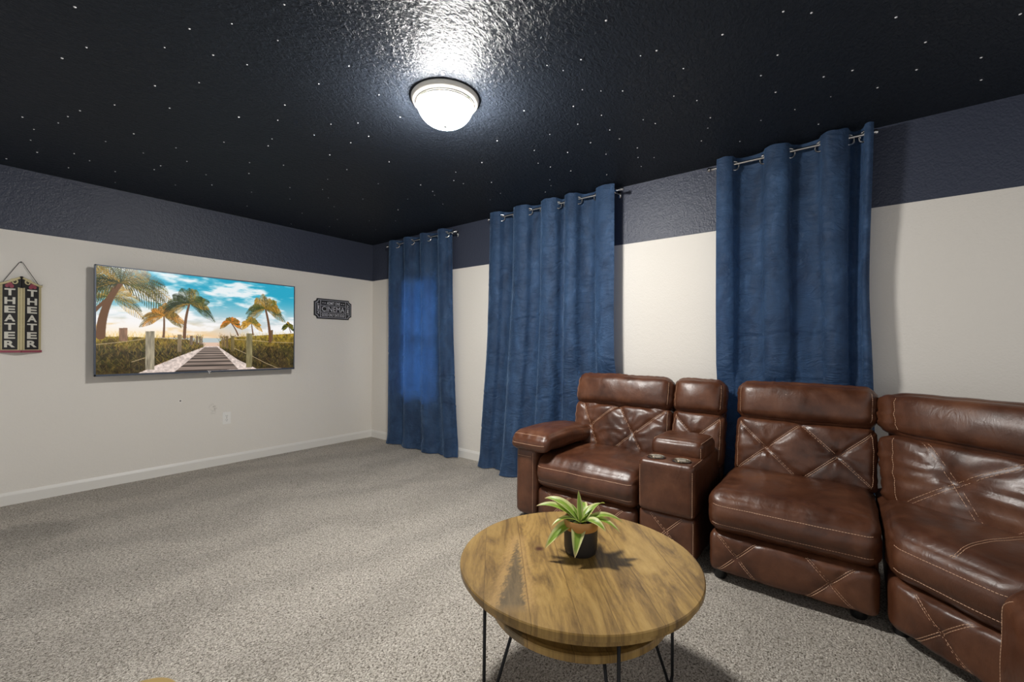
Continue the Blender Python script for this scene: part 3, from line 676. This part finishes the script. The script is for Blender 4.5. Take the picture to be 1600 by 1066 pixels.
# ------------------------------------------------------------------ leather seating
def seg_d(u, v, s):
    (a, b), (c, d) = s; du, dv = c-a, d-b; L = du*du+dv*dv
    t = max(0, min(1, ((u-a)*du+(v-b)*dv)/L)); return math.hypot(u-a-t*du, v-b-t*dv)
def cushion(name, root, size, center, r=.05, puff=(.01, .02, .01), seams=(), threads=(), res=.012, deform=None, wr=.003, pucker=(), material=None, seed=0, sd=.009, gather=0, tw=.0012, fold=0):
    """rounded leather block. seams / threads: (axis, sign, ((u,v),(u,v))) in metres from the centre"""
    hx, hy, hz = size[0]/2, size[1]/2, size[2]/2; hs = (hx, hy, hz); rr = min(r, hx*.95, hy*.95, hz*.95)
    oth = {0: (1, 2), 1: (0, 2), 2: (0, 1)}
    def F(p):
        q = [max(-(h-rr), min(h-rr, c)) for c, h in zip(p, hs)]
        d = Vector((p[0]-q[0], p[1]-q[1], p[2]-q[2])); n = d.normalized() if d.length > 1e-9 else Vector((0, 0, 1))
        P = Vector(q)+n*rr
        off = 0
        for k in range(3):
            if puff[k]:
                a, b = oth[k]; w_ = max(0, 1-(p[a]/hs[a])**2)*max(0, 1-(p[b]/hs[b])**2)
                off += puff[k]*(w_**.7)*abs(n[k])
        for ax, sg, s in seams:
            if n[ax]*sg > .3:
                a, b = oth[ax]; dd = seg_d(p[a], p[b], s)
                off -= sd*math.exp(-(dd/.011)**2)+sd*.55*math.exp(-(dd/.035)**2)
        for ax, sg, cu, cv, amp in pucker:
            if n[ax]*sg > .3:
                a, b = oth[ax]; du, dv = p[a]-cu, p[b]-cv; rad = math.hypot(du, dv); th = math.atan2(dv, du)
                off += amp*math.sin(th*9+seed+2.5*fb(du*9, dv*9, seed))*math.exp(-rad/.07)*min(1, rad/.02)-amp*1.2*math.exp(-(rad/.03)**2)
        if wr:
            off += wr*(fb(p[0]*6+seed, p[1]*6, p[2]*6)+.30*fb(p[0]*15+seed, p[1]*15, p[2]*22))
        if fold:
            off += fold*(1-abs(fb(p[0]*6+seed, p[2]*19+fb(p[0]*5, p[2]*5, 3)*1.5, 1.5))*2.6)*abs(n[1])
        if gather:
            e = max(abs(p[0])/hx, 0); ez = abs(p[2])/hz
            off += gather*math.exp(-(1-e)*hx/.05)*fb(p[2]*45+seed, p[0]*4, p[1]*4)+gather*.7*math.exp(-(1-ez)*hz/.035)*fb(p[0]*38+seed, p[2]*6, 2)
        P += n*off
        P = P+Vector(center)
        return Vector(deform(P)) if deform else P
    def ticks(h):
        n = max(4, int(2*h/res)); L = []
        for k in range(n+1):
            t = k/n*2-1; L.append(h*(t*.75+.25*math.sin(t*PI/2)))
        return L
    T = [ticks(h) for h in hs]; idx = {}; V = []; Fs = []
    def vid(i, j, k):
        key = (i, j, k)
        if key not in idx: idx[key] = len(V); V.append(F((T[0][i], T[1][j], T[2][k])))
        return idx[key]
    nx, ny, nz = len(T[0])-1, len(T[1])-1, len(T[2])-1
    for i in range(nx):
        for j in range(ny): Fs.append((vid(i, j, 0), vid(i, j+1, 0), vid(i+1, j+1, 0), vid(i+1, j, 0))); Fs.append((vid(i, j, nz), vid(i+1, j, nz), vid(i+1, j+1, nz), vid(i, j+1, nz)))
    for i in range(nx):
        for k in range(nz): Fs.append((vid(i, 0, k), vid(i+1, 0, k), vid(i+1, 0, k+1), vid(i, 0, k+1))); Fs.append((vid(i, ny, k), vid(i, ny, k+1), vid(i+1, ny, k+1), vid(i+1, ny, k)))
    for j in range(ny):
        for k in range(nz): Fs.append((vid(0, j, k), vid(0, j, k+1), vid(0, j+1, k+1), vid(0, j+1, k))); Fs.append((vid(nx, j, k), vid(nx, j+1, k), vid(nx, j+1, k+1), vid(nx, j, k+1)))
    o = mesh_obj(name, V, Fs, material or M['leather'], root)
    if threads:
        for ax, sg, s in threads:
            mb = MB(); pl_ = list(s); a, b = oth[ax]
            for (u0, v0), (u1, v1) in zip(pl_[:-1], pl_[1:]):
                L = math.hypot(u1-u0, v1-v0); nd = max(1, int(L/.0105))
                for k in range(nd):
                    ps = []
                    for t in (k/nd, (k+.74)/nd):
                        p = [0, 0, 0]; p[a] = u0+(u1-u0)*t; p[b] = v0+(v1-v0)*t; p[ax] = sg*hs[ax]
                        e = .002; A_ = F(p); p2 = p[:]; p2[a] += e; p3 = p[:]; p3[b] += e
                        nn = (F(p2)-A_).cross(F(p3)-A_)
                        nn = nn.normalized() if nn.length > 1e-12 else Vector((0, -1, 0))
                        if ax == 1: nn = -nn
                        nn *= sg
                        ps.append(A_+nn*tw*.6)
                    if (ps[1]-ps[0]).length > 1e-5: mb.tube(ps, tw, 4)
            if mb.v: mb.build('stitching', M['thread'], o, smooth=False)
    return o
def double(ax, sg, s, g=.0045):
    (a, b), (c, d) = s; L = math.hypot(c-a, d-b); nx, ny = -(d-b)/L*g, (c-a)/L*g
    return [(ax, sg, ((a+nx, b+ny), (c+nx, d+ny))), (ax, sg, ((a-nx, b-ny), (c-nx, d-ny)))]
def xs(ax, sg, cx, cz, w_, h_):
    return [(ax, sg, ((cx-w_, cz+h_), (cx+w_, cz-h_))), (ax, sg, ((cx-w_, cz-h_), (cx+w_, cz+h_)))]
LEAN = math.radians(14.5)
def lean(y0, z0, extra=None, ang=LEAN):
    def d(P):
        y, z = P.y-y0, P.z-z0
        Q = Vector((P.x, y0+y*math.cos(ang)+z*math.sin(ang), z0+z*math.cos(ang)-y*math.sin(ang)))
        return extra(Q) if extra else Q
    return d
def backrest(root, x0, x1, seed, nX=2, ybase=.505, dfm=None, zb=.43, ang=LEAN, pat=None, fold=0, cross=None):
    """lumbar panel + head roll + rear shell, in seat coordinates"""
    cx, w_ = (x0+x1)/2, x1-x0
    Lh = .345; hh = (w_/2)
    cells = []
    if pat: cells = [(1, -1, ((a*hh, b*Lh/2*.9), (c*hh, d*Lh/2*.9))) for a, b, c, d in pat]
    for k in range(nX if not pat else 0):
        c = -hh+w_*(k+.5)/nX; cells += xs(1, -1, c, -.005, w_/nX/2*.97, Lh/2*.86)
    th = []
    for ax, sg, s in cells: th += double(ax, sg, s)
    for e in (-1, 1): th.append((1, -1, ((e*(hh-.012), -Lh/2+.02), (e*(hh-.012), Lh/2-.02))))
    pk = [(1, -1, a*hh, b*Lh/2, .007) for a, b in (cross or [(-1+2*(k+.5)/nX, 0) for k in range(nX)])]
    lb = cushion('back_panel', root, (w_, .14, Lh), (cx, ybase+.07, zb+Lh/2), .045, (.004, .022, 0), cells, th, .011, lean(ybase, zb, dfm, ang), .004, pk, seed=seed, gather=.004, fold=fold)
    hz = .235
    th = [(1, -1, ((e*(hh-.014), -hz/2+.03), (e*(hh-.014), hz/2-.04))) for e in (-1, 1)]
    cushion('headrest', root, (w_+.004, .15, hz), (cx, ybase+.055, zb+Lh+hz/2-.020), .062, (.004, .034, .006), (), th, .012, lean(ybase, zb, dfm, ang), .006, seed=seed+3, gather=.006)
    cushion('rear_shell', root, (w_-.03, .05, .80), (cx, ybase+.15, .50), .022, (0, 0, 0), (), (), .03, lean(ybase, .30, dfm, ang*.80), .001, seed=seed+5)
def seat_cushion(root, x0, x1, seed, depth=.62, z0=.247, z1=.455, dfm=None, arc=None, puff=.022):
    cx, w_ = (x0+x1)/2, x1-x0; hh = w_/2; h_ = z1-z0
    th = [(1, -1, ((-hh+.02, .047), (hh-.02, .047))), (1, -1, ((-hh+.02, -.050), (hh-.02, -.050)))]
    sm = [(1, -1, ((-hh, .049), (hh, .049))), (1, -1, ((-hh, -.048), (hh, -.048)))]
    if arc: th += arc
    def d(P):
        Q = Vector(P)
        t = max(0, min(1, (.10-Q.y)/.10)); u = (Q.z-z0)/h_
        Q.y -= .030*t*math.sin(PI*max(0, min(1, 1-u)))*(.9) ; Q.z -= .018*t*t*max(0, u)
        return dfm(Q) if dfm else Q
    return cushion('seat_cushion', root, (w_, depth, h_), (cx, .01+depth/2, z0+h_/2), .060, (0, .006, puff), sm, th, .012, d, .005, seed=seed, sd=.004, gather=.003)
def footrest(root, x0, x1, seed, xc, dfm=None, ztop=.246, zb=.045, y0=.012):
    cx, w_ = (x0+x1)/2, x1-x0; hh = w_/2; h_ = ztop-zb
    cells = []
    for c in xc: cells += xs(1, -1, c-cx, 0, .085, h_/2*.9)
    th = []
    for ax, sg, s in cells: th += double(ax, sg, s)
    cushion('footrest', root, (w_, .10, h_), (cx, y0+.05, zb+h_/2), .035, (0, .014, 0), cells, th, .012, dfm, .003, [(1, -1, c-cx, 0, .003) for c in xc], seed=seed, sd=.006)
def chassis(root, x0, x1, dfm=None, y1=.72, name='frame'):
    cushion(name, root, (x1-x0, y1-.10, .26), ((x0+x1)/2, .10+(y1-.10)/2, .17), .02, (0, 0, 0), (), (), .05, dfm, 0, material=M['leather'])
def feet(root, pts_, dfm=None):
    for x, y in pts_:
        P = Vector((x, y, 0)); P = dfm(P) if dfm else P
        mb = MB(); mb.lathe([(0, 0), (.026, 0), (.030, .01), (.030, .05), (0, .05)], (P.x, P.y, 0), 20); mb.build('foot', M['blackp'], root)
RZ = -PI/2
# left recliner with arm
r1 = empty('recliner', 'brown leather recliner with single padded armrest beside the cup holder console', 'recliner', (2.31, 1.755, 0), RZ, 'brown leather sectional units')
chassis(r1, .165, .845); feet(r1, [(.06, .08), (.80, .12), (.06, .62), (.80, .62)])
seat_cushion(r1, .160, .850, 1); footrest(r1, .170, .845, 2, (.34, .68)); backrest(r1, .135, .852, 3, 2, pat=[(-.80, 1, -.36, -1), (0, 1, .55, -1), (.92, 1, -.04, -1), (-.05, 1, -.92, -.7)], cross=[(-.58, .02), (.28, -.02)], fold=.007)
def armd(P): return P
cushion('arm_body', r1, (.165, .74, .465), (.0825, .37, .275), .045, (.006, .006, 0), (), [(1, -1, ((.066, -.21), (.066, .19))), (1, -1, ((-.055, .165), (.055, .165)))], .016, None, .003, seed=8)
def padd(P):
    t = (P.y+.03)/.62
    Q = Vector((P.x+.02*t, P.y, P.z-.012*t+.012*math.sin(PI*max(0, min(1, t)))))
    if P.y < .04: Q.z -= (.04-P.y)*.25
    return Q
cushion('arm_pad', r1, (.295, .64, .105), (.132, .285, .545), .045, (.004, .006, .018), (), [(1, -1, ((-.13, .004), (.13, .004))), (2, 1, ((-.125, -.295), (.125, -.295)))], .012, padd, .005, seed=9, gather=.006)
# console
cs = empty('sofa_console', 'narrow brown leather console with two steel cup holders and raised lid', 'console', (2.31, .897, 0), RZ, 'brown leather sectional units')
W = .300
def cupdent(P):
    if P.z > .52:
        for x in (.080, .215):
            d = math.hypot(P.x-x, P.y-.072)
            if d < .0405: return Vector((P.x, P.y, P.z-.05))
    return P
def cups_body():
    cushion('body', cs, (W, .60, .285), (W/2, .30, .4125), .030, (0, .003, 0), (), [(1, -1, ((-W/2+.008, -.13), (-W/2+.008, .11))), (1, -1, ((W/2-.008, -.13), (W/2-.008, .11))), (2, 1, ((W/2-.008, -.28), (W/2-.008, -.08)))], .009, cupdent, .0015, seed=12)
    fr = xs(1, -1, 0, .02, .085, .085); th = []
    for a in fr: th += double(*a)
    cushion('lower_panel', cs, (W, .58, .235), (W/2, .305, .1575), .022, (0, .006, 0), fr, th+[(1, -1, ((W/2-.008, -.10), (W/2-.008, .10)))], .014, None, .002, seed=13, sd=.005)
cups_body()
for k, x in enumerate((.080, .215)):
    mb = MB(); mb.lathe([(.049, 0), (.050, .003), (.047, .005), (.041, .003), (.0385, -.002), (.036, -.034), (0, -.034)], (x, .072, .556), 36); mb.build('cup_holder', M['steel'], cs)
cushion('lid', cs, (W-.004, .30, .115), (W/2, .335, .583), .042, (0, .004, .010), (), [(1, -1, ((W/2-.012, -.05), (W/2-.012, .03))), (2, 1, ((W/2-.012, -.13), (W/2-.012, .13))), (2, 1, ((-W/2+.012, -.13), (-W/2+.012, .13)))], .012, None, .003, seed=14)
backrest(cs, .004, .318, 15, 1, fold=.002)
# armless middle seat
r2 = empty('armless_seat', 'brown leather armless seat in the middle, in front of pleated curtain', 'sofa seat', (2.305, .538, 0), RZ, 'brown leather sectional units')
chassis(r2, .012, .668); feet(r2, [(.05, .08), (.60, .10), (.05, .62), (.60, .62)])
seat_cushion(r2, 0, .675, 21); footrest(r2, .008, .668, 22, (.135, .50)); backrest(r2, .030, .682, 23, 2, fold=.0025)
# wedge
AW = math.radians(43); W0 = .41; KF = .93
r3 = empty('wedge_seat', 'brown leather corner wedge seat with flared backrest at the right edge', 'sofa seat', (2.285, -.145, 0), RZ-AW, 'brown leather sectional units')
def wd(P): 
    return Vector((W0/2+(P.x-W0/2)*(1+2*KF*max(0, P.y)/W0), P.y, P.z))
def wdb(P):
    y1 = P.y-.13; x = W0/2+(P.x-W0/2)*(1+2*(KF*y1-.026)/W0)
    return Vector((x, y1+.10*(x+.35), P.z))
chassis(r3, .01, W0-.01, wd, .55); feet(r3, [(.05, .10), (W0-.05, .10)], wd)
arc = []
P_ = [(0, -.288), (.008, -.275), (.010, -.25), (.004, -.19), (0, -.12), (0, .0), (0, .12)]
arc = [(2, 1, [(a+g_, b) for a, b in P_]) for g_ in (-.0035, .0035)]
seat_cushion(r3, 0, W0, 31, depth=.58, dfm=wd, arc=arc)
footrest(r3, .008, W0-.008, 32, (W0*.45,), dfm=wd)
backrest(r3, .0, W0, 33, 2, ybase=.44, dfm=wdb, ang=math.radians(18), fold=.003, pat=[(-.69, 1, -.26, -1), (-.05, 1, -.86, -1), (-.05, 1, .70, -1), (-.12, -1, .72, 1)], cross=[(-.50, .1), (.30, 0)])
# section after the wedge, cut by the right edge of the photograph
r4 = empty('end_seat', 'brown leather end section, only its rounded front corner in view at bottom right', 'sofa seat', (2.003, -.392, 0), PI, 'brown leather sectional units')
cushion('front_panel', r4, (.66, .62, .425), (.33, .31+.0, .2575), .085, (0, .016, .008), (), [(1, -1, ((-.265, -.18), (-.270, .05), (-.255, .14), (-.22, .18)))], .016, None, .004, seed=41)
backrest(r4, .02, .64, 42, 2, ybase=.62)
feet(r4, [(.08, .10), (.58, .10)])

# ------------------------------------------------------------------ coffee table and plant
TX, TY, TZ = 1.302, .715, .450
ct = empty('coffee_table', 'round wooden coffee table with black hairpin legs and lower shelf', 'coffee table', (TX, TY, 0))
mb = MB(); R_ = .401
mb.lathe([(0, TZ), (R_-.003, TZ), (R_, TZ-.003), (R_, TZ-.017), (R_-.002, TZ-.0185), (R_-.012, TZ-.019), (R_-.012, TZ-.036), (R_-.015, TZ-.038), (0, TZ-.038)], n=128); mb.build('tabletop', M['wood'], ct)
mb = MB(); zs = .300; rs_ = .298
mb.lathe([(0, zs+.018), (rs_-.020, zs+.014), (rs_-.016, zs+.022), (rs_-.003, zs+.022), (rs_, zs+.019), (rs_, zs+.002), (rs_-.004, zs), (0, zs)], n=128); mb.build('lower_shelf', M['wood'], ct)
for ang in (149, 228, 311, 42):
    a = math.radians(ang); d = Vector((math.cos(a), math.sin(a), 0)); tg = Vector((-d.y, d.x, 0))
    mb = MB(); r0 = .335
    top1 = d*(r0-.002); top2 = d*(r0-.150); tip = d*r0
    P = [top1+Vector((0, 0, TZ-.040)), tip+Vector((0, 0, .03)), tip-d*.004+Vector((0, 0, .008)), tip-d*.010+Vector((0, 0, .0055)), tip-d*.017+Vector((0, 0, .010)), tip-d*.022+Vector((0, 0, .03)), top2+Vector((0, 0, TZ-.040))]
    mb.tube(P, .0052, 10); 
    mb.box(-.02, .02, -.02, .02, 0, 0) if False else None
    mb.build('leg', M['black'], ct, auto=False)
pp = empty('potted_plant', 'small variegated green plant in black and gold pot on coffee table', 'potted plant', (1.335, .722, TZ))
mb = MB(); mb.lathe([(0, 0), (.046, 0), (.053, .006), (.0575, .022), (.0585, .088), (.0585, .090)], n=48); pot = mb.build('pot', M['potblack'], pp)
mb = MB(); mb.lathe([(.0586, .089), (.0592, .091), (.0592, .120), (.0575, .1225), (.0545, .121), (.0535, .100), (0.05, .096), (0.0, .096)], n=48); mb.build('gold_rim', M['gold'], pot)
mb = MB()
for k in range(90):
    a = random.uniform(0, 2*PI); r_ = .047*math.sqrt(random.random()); z = .100+random.uniform(0, .006); s = random.uniform(.004, .0075)
    cx, cy = r_*math.cos(a), r_*math.sin(a); V = []; 
    for i in range(5):
        for j in range(6): V.append((cx+s*math.sin(PI*i/4)*math.cos(j*PI/3), cy+s*math.sin(PI*i/4)*math.sin(j*PI/3), z+s*.8*math.cos(PI*i/4)))
    mb.add(V, [(i*6+j, i*6+(j+1) % 6, (i+1)*6+(j+1) % 6, (i+1)*6+j) for i in range(4) for j in range(6)])
o = mb.build('pebbles', M['soil'], pp); o['kind'] = 'stuff'
leafm = mat('variegated_leaf', rough=.4, spec=.4); n = NT(leafm)
ac = n.n('Attribute', {'attribute_name': 'across'}).outputs['Fac']
al = n.n('Attribute', {'attribute_name': 'along'}).outputs['Fac']
c_ = n.ramp(n.math('ADD', ac, n.math('MULTIPLY', n.math('SUBTRACT', n.noise(n.obj(), 60, 3), .5), .25)), [(.0, lin(132, 160, 62)), (.45, lin(120, 152, 58)), (.62, lin(200, 206, 130)), (1, lin(216, 212, 158))])
c_ = n.mix(n.ramp(al, [(.86, (0,)*3), (1, (1,)*3)]), c_, lin(206, 176, 130))
n.set(n.p.inputs['Base Color'], c_); n.p.inputs['Subsurface Weight'].default_value = 0
tr = n.n('BsdfTranslucent', Color=lin(150, 180, 70)); mx = n.n('MixShader', Fac=.25)
n.t.links.new(n.p.outputs[0], mx.inputs[1]); n.t.links.new(tr.outputs[0], mx.inputs[2]); n.t.links.new(mx.outputs[0], n.t.nodes['Material Output'].inputs['Surface'])
def leaf(dr, df, dz, wd_, arch=.05, twist=0):
    """tip offset: dr to the right of the view, df away from camera, dz up (m)"""
    tip = _R*dr+_F*df+Vector((0, 0, dz)); base = Vector((random.uniform(-.006, .006), random.uniform(-.006, .006), .10))
    tip = tip+Vector((0, 0, .10)); mid = (base+tip)/2+Vector((0, 0, arch)); n_ = 16; V = []; Fa = []; A = []; B = []
    for k in range(n_+1):
        t = k/n_; p = base*(1-t)**2+mid*(2*t*(1-t))+tip*t*t; tg = ((mid-base)*(1-t)+(tip-mid)*t).normalized()
        side = tg.cross(Vector((0, 0, 1)));
        if side.length < .2: side = _R.copy()
        side.normalize(); side = Matrix.Rotation(twist*t, 3, tg) @ side; up = side.cross(tg)
        w_ = wd_*(math.sin(PI*min(1, t**.85))**.75*(1-.25*t)+.10*(1-t)) if t < 1 else 0
        for j in range(-3, 4):
            s = j/3; V.append(p+side*(w_*s)+up*(w_*.35*s*s)); A.append(abs(s)); B.append(t)
    for k in range(n_):
        for j in range(6): a = k*7+j; Fa.append((a, a+1, a+8, a+7))
    o = mesh_obj('leaf', V, Fa, leafm, pp)
    for nm, dat in (('across', A), ('along', B)):
        at = o.data.attributes.new(nm, 'FLOAT', 'POINT'); at.data.foreach_set('value', dat)
for q in ((-.155, .03, .050, .021, .055), (-.122, .08, .060, .022, .055), (-.130, -.05, -.066, .025, .055), (-.035, -.10, -.072, .026, .06), (-.006, .02, .110, .012, .0), (.100, .07, .046, .020, .045),
          (.150, .0, .004, .018, .055), (.128, -.05, -.012, .021, .055), (-.108, -.04, .006, .019, .045), (.072, -.075, .004, .019, .045), (.03, .12, .030, .017, .05), (.02, -.03, .045, .008, .01), (-.03, .03, .06, .009, .01), (.04, .03, .055, .010, .02)):
    leaf(*q, twist=random.uniform(-.5, .5))

# rounded corner of a wooden side table at the bottom left
wt = empty('side_table', 'golden wooden table, only its rounded corner in view at bottom left edge', 'side table', (.03, .965, 0))
def rrect(hx, hy, r, n=10):
    P = []
    for sx_, sy_, a0 in ((1, 1, 0), (-1, 1, PI/2), (-1, -1, PI), (1, -1, 3*PI/2)):
        for k in range(n+1): a = a0+k/n*PI/2; P.append((sx_*(hx-r)+r*math.cos(a), sy_*(hy-r)+r*math.sin(a)))
    return P
mb = MB(); mb.prism(rrect(.258, .225, .07), .424, .45, lambda a, b, d: (a, b, d)); bevel(mb.build('tabletop', mat('golden_wood', lin(168, 142, 92), .3), wt, smooth=False), .004, 3)
for sx_ in (-1, 1):
    for sy_ in (-1, 1):
        mb = MB(); mb.tube([(sx_*.20, sy_*.17, .426), (sx_*.22, sy_*.19, 0)], [.02, .012], 16); mb.build('leg', mat('golden_wood_leg', lin(170, 130, 72), .4), wt)
